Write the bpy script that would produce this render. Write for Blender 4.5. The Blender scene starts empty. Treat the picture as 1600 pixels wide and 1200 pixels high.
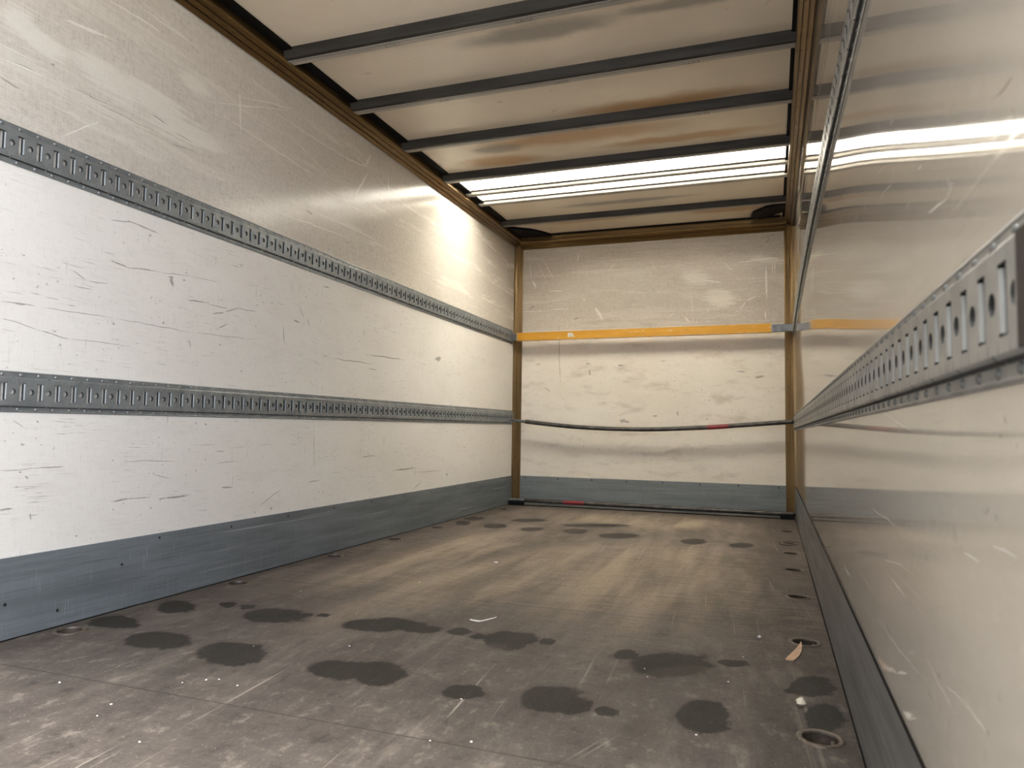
import bpy, math, random
from mathutils import Vector, Matrix
random.seed(7)
SC = bpy.context.scene
COL = SC.collection
PI = math.pi

# ---------------------------------------------------------------- measures (metres): x across, y into the box, z up
W, L = 2.45, 6.362          # inner width, depth of the rear face of the cargo box (bulkhead)
Y0 = 0.42                   # open loading end
ZC = 2.50                   # ceiling panels
HP = 2.403                  # lower edge of the roof corner profiles
BK = 0.2576                 # height of the kick plates
SKY0, SKY1 = 4.645, 5.250   # translucent roof panel

# ---------------------------------------------------------------- camera
cam_d = bpy.data.cameras.new('camera'); cam = bpy.data.objects.new('camera', cam_d); COL.objects.link(cam)
cam_d.sensor_width = 36.0
cam_d.lens = 1123.353 / 1600 * 36.0
cam_d.clip_start = 0.02
yaw, pitch, roll = 0.346306, 0.063003, 0.015337
fw = Vector((-math.sin(yaw)*math.cos(pitch), math.cos(yaw)*math.cos(pitch), math.sin(pitch)))
r0 = Vector((math.cos(yaw), math.sin(yaw), 0)); u0 = r0.cross(fw)
rr = math.cos(roll)*r0 + math.sin(roll)*u0
uu = -math.sin(roll)*r0 + math.cos(roll)*u0
M = Matrix((rr, uu, -fw)).transposed().to_4x4()
M.translation = Vector((2.26568, 0.0, 0.68524))
cam.matrix_world = M
cam_d.dof.use_dof = True
cam_d.dof.focus_distance = 3.4
cam_d.dof.aperture_fstop = 6.5
SC.camera = cam

# ---------------------------------------------------------------- world: bright overcast sky, brightest overhead
world = bpy.data.worlds.new('overcast_sky'); SC.world = world
world.use_nodes = True

# ---------------------------------------------------------------- view
SC.view_settings.view_transform = 'Standard'
SC.view_settings.look = 'None'
SC.view_settings.gamma = 1.0
SC.view_settings.use_curve_mapping = False
SC.view_settings.exposure = 0.0
SC.cycles.max_bounces = 14
SC.cycles.diffuse_bounces = 8
SC.cycles.glossy_bounces = 5
SC.cycles.transparent_max_bounces = 12
SC.cycles.use_denoising = True
SC.cycles.sample_clamp_indirect = 30.0
SC.cycles.caustics_reflective = False

# ---------------------------------------------------------------- tuning: sky radiance, surface colours
SKY_HOR, SKY_ZEN, SKY_GLOW, SKY_TOP, GROUND = 0.55, 1.0, 5.4, 96.0, 3.8
FL_A, FL_B, FL_C, FL_D, FL_E = (0.088, 0.070, 0.059), (0.160, 0.131, 0.111), (0.062, 0.049, 0.041), (0.400, 0.318, 0.230), (0.045, 0.033, 0.026)
CE_A, CE_B = (0.72, 0.635, 0.51), (0.61, 0.53, 0.42)

# ---------------------------------------------------------------- node expressions
class N:
    """a socket in a node tree, with arithmetic"""
    def __init__(s, t, k): s.t, s.k = t, k
    def _m(s, op, *a, clamp=False):
        n = s.t.nodes.new('ShaderNodeMath'); n.operation = op; n.use_clamp = clamp
        for i, v in enumerate((s,)+a):
            if isinstance(v, N): s.t.links.new(v.k, n.inputs[i])
            else: n.inputs[i].default_value = v
        return N(s.t, n.outputs[0])
    def __add__(s, o): return s._m('ADD', o)
    __radd__ = __add__
    def __sub__(s, o): return s._m('SUBTRACT', o)
    def __rsub__(s, o): return (s*-1.0) + o
    def __mul__(s, o): return s._m('MULTIPLY', o)
    __rmul__ = __mul__
    def __truediv__(s, o): return s._m('DIVIDE', o)
    def min(s, o): return s._m('MINIMUM', o)
    def max(s, o): return s._m('MAXIMUM', o)
    def abs(s): return s._m('ABSOLUTE')
    def pow(s, o): return s._m('POWER', o)
    def frac(s): return s._m('FRACT')
    def ss(s, a, b):
        """smooth 0..1 as s goes a -> b (a may exceed b)"""
        n = s.t.nodes.new('ShaderNodeMapRange'); n.interpolation_type = 'SMOOTHSTEP'
        s.t.links.new(s.k, n.inputs[0])
        lo, hi = (a, b) if a < b else (b, a)
        n.inputs[1].default_value = lo; n.inputs[2].default_value = hi
        n.inputs[3].default_value, n.inputs[4].default_value = (0.0, 1.0) if a < b else (1.0, 0.0)
        return N(s.t, n.outputs[0])

class Mat:
    def __init__(s, name):
        s.m = bpy.data.materials.new(name); s.m.use_nodes = True
        s.t = s.m.node_tree; s.t.nodes.clear()
        s.out = s.t.nodes.new('ShaderNodeOutputMaterial')
        s.b = s.t.nodes.new('ShaderNodeBsdfPrincipled')
        s.t.links.new(s.b.outputs[0], s.out.inputs[0])
    def node(s, kind, **kw):
        n = s.t.nodes.new(kind)
        for k, v in kw.items(): setattr(n, k, v)
        return n
    def xyz(s):
        tc = s.node('ShaderNodeTexCoord'); sp = s.node('ShaderNodeSeparateXYZ')
        s.t.links.new(tc.outputs['Object'], sp.inputs[0])
        return [N(s.t, sp.outputs[i]) for i in range(3)]
    def vec(s, a, b, c=0.0):
        n = s.node('ShaderNodeCombineXYZ')
        for i, v in enumerate((a, b, c)):
            if isinstance(v, N): s.t.links.new(v.k, n.inputs[i])
            else: n.inputs[i].default_value = v
        return n.outputs[0]
    def noise(s, a, b, c=0.0, detail=3.0, rough=0.55, dist=0.0, scale=1.0):
        n = s.node('ShaderNodeTexNoise')
        s.t.links.new(s.vec(a, b, c), n.inputs['Vector'])
        n.inputs['Scale'].default_value = scale; n.inputs['Detail'].default_value = detail
        n.inputs['Roughness'].default_value = rough; n.inputs['Distortion'].default_value = dist
        return N(s.t, n.outputs[0])
    def mix(s, f, a, b):
        """a,b: colours (tuple or socket); f: N"""
        n = s.node('ShaderNodeMix', data_type='RGBA')
        if isinstance(f, N): s.t.links.new(f.k, n.inputs[0])
        else: n.inputs[0].default_value = f
        for i, v in ((6, a), (7, b)):
            if isinstance(v, (tuple, list)): n.inputs[i].default_value = (v[0], v[1], v[2], 1)
            else: s.t.links.new(v, n.inputs[i])
        return n.outputs[2]
    def ellipse(s, P, cx, cy, a, b, ang):
        m = s.node('ShaderNodeMapping', vector_type='TEXTURE')
        s.t.links.new(P, m.inputs[0])
        m.inputs[1].default_value = (cx, cy, 0); m.inputs[2].default_value = (0, 0, ang); m.inputs[3].default_value = (a, b, 1)
        n = s.node('ShaderNodeVectorMath', operation='LENGTH'); s.t.links.new(m.outputs[0], n.inputs[0])
        return N(s.t, n.outputs['Value'])
    def union(s, P, items):
        d = None
        for i, it in enumerate(items):
            if i % 10 == 0 and d is not None:          # hand the coordinates on in small batches, so that few values are held at once
                v = s.node('ShaderNodeVectorMath', operation='ADD'); s.t.links.new(P, v.inputs[0]); k = d.min(50.0)*1e-9
                s.t.links.new(k.k, v.inputs[1]); P = v.outputs[0]
            e = s.ellipse(P, *it); d = e if d is None else d.min(e)
        return d
    def put(s, key, v):
        i = s.b.inputs[key]
        if isinstance(v, N): s.t.links.new(v.k, i)
        elif isinstance(v, (int, float)): i.default_value = v
        elif isinstance(v, tuple): i.default_value = (v[0], v[1], v[2], 1)
        else: s.t.links.new(v, i)
        return s
    def bump(s, h, strength=0.3, dist=0.001):
        n = s.node('ShaderNodeBump'); n.inputs['Strength'].default_value = strength; n.inputs['Distance'].default_value = dist
        s.t.links.new(h.k, n.inputs['Height']); s.t.links.new(n.outputs[0], s.b.inputs['Normal'])

def segs(lst, k=1.0):
    """scratch segments (u0,v0,u1,v1,width) as long thin ellipses"""
    o = []
    for u0_, v0_, u1_, v1_, w in lst:
        ln = math.hypot(u1_-u0_, v1_-v0_)
        o.append(((u0_+u1_)/2, (v0_+v1_)/2, max(ln*0.56, w*0.6*k), w*0.62*k, math.atan2(v1_-v0_, u1_-u0_)))
    return o

# damp patches (x, y, half axes, angle) and the scratches seen on each panel
STAINS = [(0.127, 1.919, 0.1, 0.063, 3.031), (0.161, 2.168, 0.1, 0.062, 2.635), (0.426, 1.816, 0.117, 0.077, 2.969), (0.73, 1.801, 0.121, 0.086, 2.738), (0.807, 1.742, 0.033, 0.023, 2.682), (0.306, 2.264, 0.043, 0.025, 2.467), (0.39, 2.268, 0.032, 0.022, 2.573), (0.574, 2.204, 0.119, 0.09, 3.026), (0.67, 2.265, 0.026, 0.02, 2.807), (0.727, 2.27, 0.024, 0.019, 2.609), (0.993, 2.253, 0.138, 0.082, -2.803), (1.144, 2.248, 0.061, 0.047, -2.855), (1.266, 2.274, 0.039, 0.038, 2.559), (1.46, 2.252, 0.1, 0.087, 1.756), (1.356, 2.247, 0.036, 0.027, 1.942), (1.58, 2.279, 0.035, 0.027, 1.71), (1.111, 1.796, 0.093, 0.073, -3.118), (1.227, 1.809, 0.097, 0.069, 2.25), (1.507, 1.765, 0.059, 0.054, 2.124), (1.732, 1.814, 0.094, 0.078, 1.631), (1.797, 1.78, 0.06, 0.049, 1.535), (1.981, 2.211, 0.129, 0.097, -2.262), (1.841, 2.245, 0.047, 0.034, 1.483), (2.153, 2.295, 0.043, 0.028, -2.454), (2.106, 1.845, 0.109, 0.06, 1.521), (2.364, 2.162, 0.096, 0.05, 1.32), (2.317, 2.112, 0.034, 0.02, 1.212), (2.379, 1.939, 0.105, 0.038, 1.433), (1.878, 1.778, 0.029, 0.023, 1.468), (1.796, 4.687, 0.114, 0.068, 1.456), (2.095, 4.664, 0.103, 0.067, 1.168), (2.363, 4.872, 0.117, 0.054, 1.4), (0.147, 4.86, 0.125, 0.051, 1.972), (0.12, 5.14, 0.119, 0.078, 1.916), (0.419, 4.802, 0.118, 0.077, 1.876), (0.529, 5.216, 0.124, 0.093, -2.465), (0.709, 4.763, 0.097, 0.074, 1.685), (1.007, 4.805, 0.127, 0.077, 1.708), (1.317, 4.727, 0.138, 0.105, -2.214), (1.062, 5.159, 0.237, 0.086, -2.645)]
FAINT = [(1.136, 1.668, 0.084, 0.028, -2.784), (1.438, 2.153, 0.06, 0.04, -2.734), (0.709, 1.665, 0.076, 0.047, 2.625), (1.974, 1.723, 0.066, 0.053, -2.1), (2.045, 2.159, 0.131, 0.044, -2.712)]
LEFTD=[(1.932,1.426,2.02,1.443,0.0033),(2.014,1.444,2.157,1.433,0.0045),(1.946,1.275,2.016,1.269,0.0055),(2.016,1.269,2.15,1.283,0.0042),(2.15,1.283,2.332,1.3,0.0023),(2.332,1.3,2.479,1.308,0.0018),(1.796,1.207,1.846,1.184,0.0032),(1.846,1.184,1.937,1.193,0.0021),(1.552,1.06,1.677,1.067,0.003),(1.602,1.062,1.638,1.062,0.0063),(1.677,1.067,1.971,1.073,0.0023),(1.971,1.073,2.345,1.066,0.0025),(2.345,1.066,2.74,1.088,0.0021),(1.555,1.008,1.681,0.987,0.0025),(1.681,0.987,1.797,0.971,0.0036),(1.797,0.971,2.033,0.974,0.0021),(2.313,1.2,2.428,1.207,0.0044),(2.428,1.201,2.544,1.201,0.003),(2.456,1.164,2.525,1.181,0.0045),(2.525,1.181,2.612,1.212,0.0037),(2.612,1.212,2.733,1.217,0.0032),(2.494,1.108,2.555,1.134,0.0046),(2.224,1.275,2.233,1.238,0.014),(2.214,1.276,2.237,1.276,0.0086),(2.284,1.277,2.298,1.277,0.0058),(2.332,1.043,2.341,1.007,0.0035),(2.609,1.417,2.635,1.405,0.0047),(3.053,1.304,3.1,1.239,0.0034),(3.127,1.243,3.151,1.206,0.0042),(2.937,1.176,2.946,1.098,0.0053),(3.369,1.06,3.773,1.068,0.0045),(3.734,1.118,4.171,1.13,0.0061),(3.021,1.221,3.064,1.214,0.0085),(3.258,1.437,3.318,1.445,0.0054),(4.647,1.181,4.731,1.198,0.023),(4.679,1.17,4.742,1.194,0.019),(5.205,1.597,5.233,1.55,0.0051),(3.738,1.038,3.85,1.036,0.0039),(1.997,0.399,2.066,0.403,0.006),(2.066,0.403,2.161,0.402,0.0033),(2.217,0.392,2.366,0.393,0.0063),(1.583,0.531,1.708,0.535,0.0025),(1.708,0.535,1.799,0.536,0.0038),(2.03,0.547,2.29,0.535,0.0022),(1.591,0.407,1.631,0.409,0.005),(1.678,0.384,1.717,0.384,0.0025),(1.688,0.394,1.692,0.368,0.0038),(2.549,0.411,2.617,0.407,0.0049),(2.18,0.489,2.271,0.467,0.0023),(1.614,0.691,1.653,0.667,0.002),(2.524,0.518,2.643,0.522,0.0024),(1.966,0.247,2.033,0.258,0.0022),(4.081,0.413,4.37,0.416,0.0085),(4.37,0.416,4.382,0.355,0.0044),(4.39,0.381,4.793,0.378,0.0036),(4.35,0.272,4.47,0.315,0.0044),(2.806,0.31,2.967,0.372,0.0033),(3.219,0.679,3.232,0.444,0.0035),(2.89,0.293,2.895,0.28,0.013),(4.872,0.346,4.895,0.34,0.019),(3.695,0.51,3.877,0.512,0.0047),(3.174,0.39,3.286,0.4,0.0035),(2.197,1.866,2.299,1.861,0.003),(2.099,1.891,2.17,1.879,0.0045),(1.847,1.83,2.103,1.828,0.0023),(1.746,1.84,1.913,1.845,0.002),(1.51,1.763,1.572,1.75,0.0039),(2.184,1.808,2.302,1.824,0.003),(1.673,1.89,1.687,1.89,0.0055),(3.085,1.803,3.141,1.799,0.011),(1.546,1.833,1.631,1.832,0.0021)]
LEFTW=[(1.721,1.654,1.876,1.777,0.0041),(2.001,2.28,2.312,2.273,0.0062),(2.029,2.305,2.349,2.264,0.0031),(2.397,2.074,2.912,2.264,0.005),(2.437,2.049,3.198,2.007,0.0051),(2.769,2.208,3.569,2.21,0.0055),(3.525,1.997,3.676,2.208,0.016),(3.639,2.227,3.706,2.337,0.016),(3.434,2.213,3.674,2.239,0.008),(3.919,2.272,3.924,2.171,0.013),(2.843,1.728,3.458,1.762,0.0071),(3.095,1.819,3.886,1.833,0.0038),(2.569,2.196,2.584,2.008,0.0099),(2.55,2.172,3.014,2.308,0.0042),(4.032,2.163,4.396,2.141,0.0045),(2.868,2.154,3.316,2.047,0.0036),(1.877,2.228,2.142,2.238,0.0076),(1.709,2.062,1.885,2.087,0.011),(1.506,1.823,1.676,1.832,0.0053)]
LEFTP=[(1.539,1.945,1.74,1.942,0.049),(1.739,1.964,2.067,1.915,0.074),(1.92,1.96,2.295,1.933,0.065),(2.216,2.115,2.395,2.102,0.038),(2.054,1.872,2.524,1.91,0.061),(1.498,1.964,1.623,1.98,0.054)]
BACKD=[(0.125,1.811,0.188,1.845,0.0091),(0.555,1.704,0.615,1.719,0.0089),(0.988,0.785,1.092,0.763,0.017),(1.006,0.756,1.04,0.796,0.017),(1.283,0.821,1.333,0.822,0.011),(0.98,1.272,1.026,1.271,0.012),(0.68,1.294,0.721,1.293,0.012),(0.71,1.235,0.722,1.188,0.012),(1.354,1.3,1.399,1.31,0.0057),(1.988,1.207,2.066,1.195,0.0085),(2.142,1.151,2.218,1.161,0.017),(0.421,1.661,0.44,1.109,0.0059),(0.286,1.08,0.348,1.038,0.0059),(1.498,0.867,1.509,0.823,0.0086),(0.196,1.29,0.252,1.301,0.006),(2.2,2.337,2.318,2.366,0.0059),(2.231,2.29,2.272,2.331,0.0058)]
BACKW=[(0.27,2.266,0.373,2.078,0.0091),(0.214,2.245,0.298,2.07,0.0061),(0.603,2.333,0.592,2.22,0.006),(0.592,2.22,0.61,2.321,0.006),(0.88,2.143,0.956,2.203,0.0089),(1.876,2.16,1.966,2.071,0.012),(2.156,1.845,2.069,1.8,0.011),(2.069,1.8,2.016,1.726,0.011),(2.016,1.726,1.98,1.711,0.0086),(2.001,1.737,2.145,1.704,0.0057),(2.235,2.115,2.238,1.82,0.023),(1.992,2.136,2.326,2.163,0.017),(0.765,1.808,0.837,1.687,0.035),(1.563,1.688,1.607,1.642,0.017),(1.618,1.911,1.629,1.703,0.0058),(0.132,2.232,0.147,2.078,0.0092),(0.159,2.09,0.198,2.014,0.03),(0.306,1.979,0.461,1.971,0.012),(0.339,1.808,0.524,1.8,0.009),(1.397,2.014,1.481,2.009,0.0058),(1.726,2.001,1.886,1.97,0.017),(2.227,1.717,2.227,1.635,0.017),(2.286,2.122,2.285,2.002,0.0087),(2.306,2.121,2.305,2.012,0.0087),(1.284,2.222,1.296,2.129,0.0059),(0.65,1.902,0.668,1.871,0.018),(1.426,1.694,1.464,1.721,0.0087),(1.753,1.72,1.769,1.764,0.011),(1.033,1.036,1.399,1.035,0.0057)]
BACKP=[(1.536,2.069,1.78,1.987,0.081),(1.726,1.867,1.991,1.809,0.092),(2.096,2.162,2.351,2.145,0.035)]
RIGHTD=[(0.99,0.407,0.987,0.401,0.0033),(1.057,0.363,1.038,0.355,0.003),(1.407,0.361,1.372,0.353,0.0019),(1.616,0.71,1.626,0.633,0.0015),(0.789,0.491,0.785,0.487,0.0022),(0.694,0.517,0.691,0.51,0.002),(0.787,0.417,0.781,0.415,0.003),(1.051,0.536,1.048,0.53,0.0029),(1.026,0.473,1.015,0.469,0.0028),(0.936,0.679,0.936,0.672,0.0025),(1.213,0.557,1.215,0.545,0.0033),(0.992,0.588,1,0.579,0.0018),(0.899,0.588,0.883,0.572,0.0016),(0.872,0.573,0.862,0.564,0.0016),(0.809,0.652,0.805,0.643,0.0022),(0.766,0.623,0.773,0.616,0.0035),(0.741,0.62,0.738,0.612,0.0034),(0.709,0.703,0.704,0.697,0.0033),(0.783,0.67,0.779,0.668,0.0021),(0.982,0.376,0.984,0.357,0.0011),(0.951,0.362,0.948,0.336,0.0014),(0.793,0.403,0.794,0.386,0.0012),(0.748,0.462,0.744,0.455,0.0029),(1.064,1.105,1.113,1.093,0.001),(0.665,0.975,0.709,0.979,0.0021),(1.046,0.864,1.039,0.85,0.0019),(1.006,0.859,0.999,0.851,0.0018),(1.176,0.896,1.162,0.88,0.0016),(1.427,0.845,1.414,0.821,0.0013),(1.655,0.912,1.636,0.889,0.0015),(1.186,0.709,1.198,0.7,0.0043),(1.134,0.668,1.131,0.657,0.002)]
RIGHTW=[(1.372,1.239,1.368,1.211,0.0026),(1.251,1.181,1.22,1.175,0.0024),(1.357,1.296,1.361,1.263,0.0027),(1.727,1.262,1.734,1.209,0.0024),(1.222,1.105,1.255,1.086,0.0018),(1.255,1.086,1.421,1.098,0.0019),(1.317,1.132,1.423,1.153,0.0016),(1.604,1.142,1.522,1.146,0.0022),(1.024,1.031,1.045,1.031,0.003),(0.891,0.971,0.883,0.958,0.0017),(0.868,0.96,0.899,0.949,0.0025),(0.899,0.949,0.995,0.962,0.0031),(1.942,1.242,2.28,1.246,0.0019),(1.097,1.01,1.148,1.007,0.0011),(2.398,1.386,2.42,1.407,0.0034),(1.679,1.164,1.741,1.161,0.0016),(2.175,0.332,1.992,0.328,0.0057),(1.361,0.451,1.209,0.446,0.0018),(1.578,0.541,1.255,0.543,0.0019),(1.073,0.402,0.905,0.383,0.0014),(0.861,0.414,0.792,0.415,0.0016),(0.963,0.401,0.849,0.412,0.001),(0.859,0.567,0.799,0.57,0.0015),(0.755,0.59,0.669,0.587,0.001),(1.529,0.339,1.098,0.366,0.0012),(1.455,0.276,1.311,0.311,0.0064),(1.311,0.309,1.205,0.34,0.0047),(1.201,0.277,1.141,0.298,0.0022),(1.482,0.732,1.064,0.686,0.0011),(1.448,0.468,1.178,0.493,0.0012)]

# ---------------------------------------------------------------- sky nodes
wt = world.node_tree; wt.nodes.clear()
wo = wt.nodes.new('ShaderNodeOutputWorld'); wb = wt.nodes.new('ShaderNodeBackground')
wt.links.new(wb.outputs[0], wo.inputs[0])
tc = wt.nodes.new('ShaderNodeTexCoord'); sp = wt.nodes.new('ShaderNodeSeparateXYZ')
wt.links.new(tc.outputs['Generated'], sp.inputs[0])
dx, dy, dz = [N(wt, sp.outputs[i]) for i in range(3)]
zen = dz.max(0.0)
glow = (dx*0.80 + dy*-0.52 + dz*0.30).max(0.0).pow(3.0)          # where the sun sits behind the cloud
sky_v = (zen*SKY_ZEN + SKY_HOR + glow*SKY_GLOW + zen.pow(10.0)*SKY_TOP)*dz.ss(-0.02, 0.03) + dz.ss(0.03, -0.02)*(dx.ss(-0.65, 0.35)*(GROUND*0.72) + GROUND*0.28)
cr = wt.nodes.new('ShaderNodeMix'); cr.data_type = 'RGBA'
wt.links.new(zen.ss(0.05, 0.75).k, cr.inputs[0])
cr.inputs[6].default_value = (0.80, 0.94, 1.20, 1); cr.inputs[7].default_value = (1.0, 0.97, 0.92, 1)
cg = wt.nodes.new('ShaderNodeMix'); cg.data_type = 'RGBA'
wt.links.new(dz.ss(0.03, -0.02).k, cg.inputs[0]); wt.links.new(cr.outputs[2], cg.inputs[6]); cg.inputs[7].default_value = (1.0, 0.97, 0.93, 1)
wt.links.new(cg.outputs[2], wb.inputs[0]); wt.links.new(sky_v.k, wb.inputs[1])

def portal(name, loc, rot, sx, sy):
    d = bpy.data.lights.new(name, 'AREA'); d.shape = 'RECTANGLE'; d.size = sx; d.size_y = sy
    d.cycles.is_portal = True
    o = bpy.data.objects.new(name, d); COL.objects.link(o); o.location = loc; o.rotation_euler = rot
portal('daylight_opening', (W/2, Y0-0.02, ZC/2), (PI/2, 0, 0), W, ZC)
portal('daylight_roof', (W/2, (SKY0+SKY1)/2, ZC+0.06), (0, 0, 0), W, SKY1-SKY0)

# ---------------------------------------------------------------- materials
def wall_material(name, ax, worn, dark=(), white=(), patches=(), hi_z=1.64, seed=0.0, gloss_low=0.34, rust=()):
    m = Mat(name); x, y, z = m.xyz(); u = (x, y)[ax]; v = z
    sx = seed*3.1
    P0 = m.vec(u, v)
    warp = m.noise(u*7.0+sx, v*7.0, detail=3) - 0.5
    warp2 = m.noise(u*7.0+sx+31.0, v*7.0, detail=3) - 0.5
    P = m.vec(u+warp*0.02, v+warp2*0.02)
    up = v.ss(hi_z-0.02, hi_z+0.02)                                   # above the upper rail the gloss coat survives
    weave = m.noise(u*14.0+sx, v*190.0, detail=3, rough=0.7)*0.5 + m.noise(u*190.0, v*14.0+sx, detail=3, rough=0.7)*0.5
    mott = m.noise(u*38.0+sx, v*52.0, 4.0, detail=4, rough=0.75)
    blot = m.noise(u*0.9+sx, v*1.6, detail=4)
    # scuffs: lengthwise rubbed bands
    tilt = v + u*0.012 + (m.noise(u*0.7+sx, v*2.0, detail=2)-0.5)*0.05
    band = m.noise(u*0.75+sx, tilt*9.0, 3.0, detail=6, rough=0.72)
    scuff = band.ss(0.46, 0.72)
    hair = m.noise(u*1.1+sx, tilt*95.0, 7.0, detail=3, rough=0.6).ss(0.60, 0.72)*m.noise(u*0.8+sx, v*3.0, 9.0, detail=3).ss(0.42, 0.62)
    fine = m.noise(u*8.0, (v+u*0.015)*170.0+sx, 2.0, detail=4, rough=0.65).ss(0.57, 0.70)*m.noise(u*3.0+sx, v*9.0, 1.0, detail=4).ss(0.42, 0.64)
    vert = m.noise(u*150.0+sx, v*6.0, 5.0, detail=2).ss(0.66, 0.76)*m.noise(u*5.0+sx, v*4.0, 4.0, detail=3).ss(0.46, 0.60)
    speck = m.noise(u*48.0+sx, v*66.0, 6.0, detail=3).ss(0.66, 0.72)*m.noise(u*3.0, v*4.0+sx, 8.0, detail=3).ss(0.42, 0.58)
    dirt = m.noise(u*2.6+sx, v*7.0, 11.0, detail=5, rough=0.65).ss(0.50, 0.72)
    c_hi = m.mix(blot.ss(0.3, 0.7), worn['hi'][0], worn['hi'][1])
    c_lo = m.mix(blot.ss(0.3, 0.7), worn['lo'][0], worn['lo'][1])
    c = m.mix(up, c_lo, c_hi)
    c = m.mix(weave.ss(0.49, 0.64)*(up*0.34+0.10), c, (0.30, 0.265, 0.22))
    c = m.mix(mott.ss(0.50, 0.70)*(up*0.26+0.07), c, (0.34, 0.30, 0.25))
    c = m.mix(mott.ss(0.46, 0.32)*(up*0.20+0.06), c, (0.86, 0.83, 0.76))
    c = m.mix(scuff*(up*worn['scuff']), c, (0.76, 0.72, 0.64))
    c = m.mix(hair*(up*0.55+0.12), c, (0.82, 0.79, 0.72))
    c = m.mix(dirt*worn['dirt'], c, (0.40, 0.34, 0.27))
    low = 1.0-up*0.7
    c = m.mix(fine*low*worn['fine'], c, (0.17, 0.15, 0.125))
    c = m.mix(vert*low*worn['fine'], c, (0.22, 0.19, 0.16))
    c = m.mix(speck*low*worn['speck'], c, (0.14, 0.12, 0.10))
    rough = worn['rough_hi']*up + gloss_low*(1.0-up) + scuff*up*0.22 + hair*0.10
    if patches:
        d = m.union(P, segs(patches, 1.6)) + (m.noise(u*4.0, v*70.0+sx, detail=5, rough=0.7)-0.5)*worn.get('pn', 1.3)
        pm = d.ss(1.15, 0.45)*worn.get('pk', 0.6); c = m.mix(pm, c, (0.80, 0.77, 0.69)); rough = rough + pm*0.2
    jag = (m.noise(u*40.0, v*40.0+sx, detail=4, rough=0.7)-0.5)*1.5
    if white:
        wm = (m.union(P, segs(white, worn.get('wk', 1.0))) + jag).ss(1.05, 0.55)
        c = m.mix(wm*worn.get('wmix', 0.62), c, (0.86, 0.83, 0.76)); rough = rough + wm*0.15
    if dark:
        dm = (m.union(P, segs(dark, worn.get('dk', 1.0))) + jag).ss(1.1, 0.6)
        c = m.mix(dm*worn.get('dmix', 0.62), c, (0.13, 0.11, 0.09))
    if worn.get('grain'):                                            # fine pigment grain of the gel coat
        wn = m.node('ShaderNodeTexWhiteNoise'); m.t.links.new(m.vec(x*2600.0, y*2600.0, z*2600.0), wn.inputs['Vector'])
        g = N(m.t, wn.outputs['Value'])*worn['grain'] + (1.0-worn['grain']*0.5)
        vm = m.node('ShaderNodeVectorMath', operation='MULTIPLY'); m.t.links.new(c, vm.inputs[0]); m.t.links.new(g.k, vm.inputs[1]); c = vm.outputs[0]
    m.put('Base Color', c); m.put('Roughness', rough.min(0.7)); m.put('Specular IOR Level', worn.get('spec', 0.5))
    wave = m.noise(u*1.3+sx, v*1.8, 2.0, detail=1)
    m.bump(weave*worn.get('wb', 0.25) + wave*worn.get('wave', 3.0) + m.noise(u*6.0+sx, v*5.0, detail=1)*worn.get('wave', 3.0)*0.12, 0.5, 0.0012)
    return m.m

def plate_material(name, ax, base, base2, rough=0.38, tint=(0.6, 0.62, 0.62)):
    m = Mat(name); x, y, z = m.xyz(); u = (x, y)[ax]
    n1 = m.noise(u*1.2, z*14.0, detail=5, rough=0.65)
    n2 = m.noise(u*2.5, z*120.0, detail=4, rough=0.7)
    n3 = m.noise(u*0.8, z*40.0, 5.0, detail=4)
    n4 = m.noise(u*34.0, z*34.0, 2.0, detail=4, rough=0.7)
    n5 = m.noise(u*300.0, z*9.0, 2.0, detail=1)
    c = m.mix(n1.ss(0.35, 0.65), base, base2)
    c = m.mix(n2.ss(0.52, 0.70)*0.65, c, tuple(b*0.4 for b in base))
    c = m.mix(n3.ss(0.60, 0.74)*0.35, c, tint)
    c = m.mix(n5.ss(0.62, 0.8)*0.25, c, tint)
    c = m.mix(n4.ss(0.66, 0.74)*0.6, c, (0.03, 0.03, 0.03))
    m.put('Base Color', c); m.put('Roughness', n1*0.3+(rough-0.15)); m.bump(n2+n5*0.3, 0.25, 0.0006)
    return m.m

def metal(name, col, metallic=0.0, rough=0.4, var=0.25, sc=9.0, col2=None, spec=0.5, stretch=(1, 1, 1)):
    m = Mat(name); x, y, z = m.xyz()
    n = m.noise(x*sc*stretch[0], y*sc*stretch[1], z*sc*stretch[2], detail=4, rough=0.6)
    col2 = col2 or tuple(c*(1-var) for c in col)
    m.put('Base Color', m.mix(n.ss(0.3, 0.7), col, col2)); m.put('Metallic', metallic)
    m.put('Roughness', n*0.2+(rough-0.1)); m.put('Specular IOR Level', spec)
    return m.m

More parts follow.
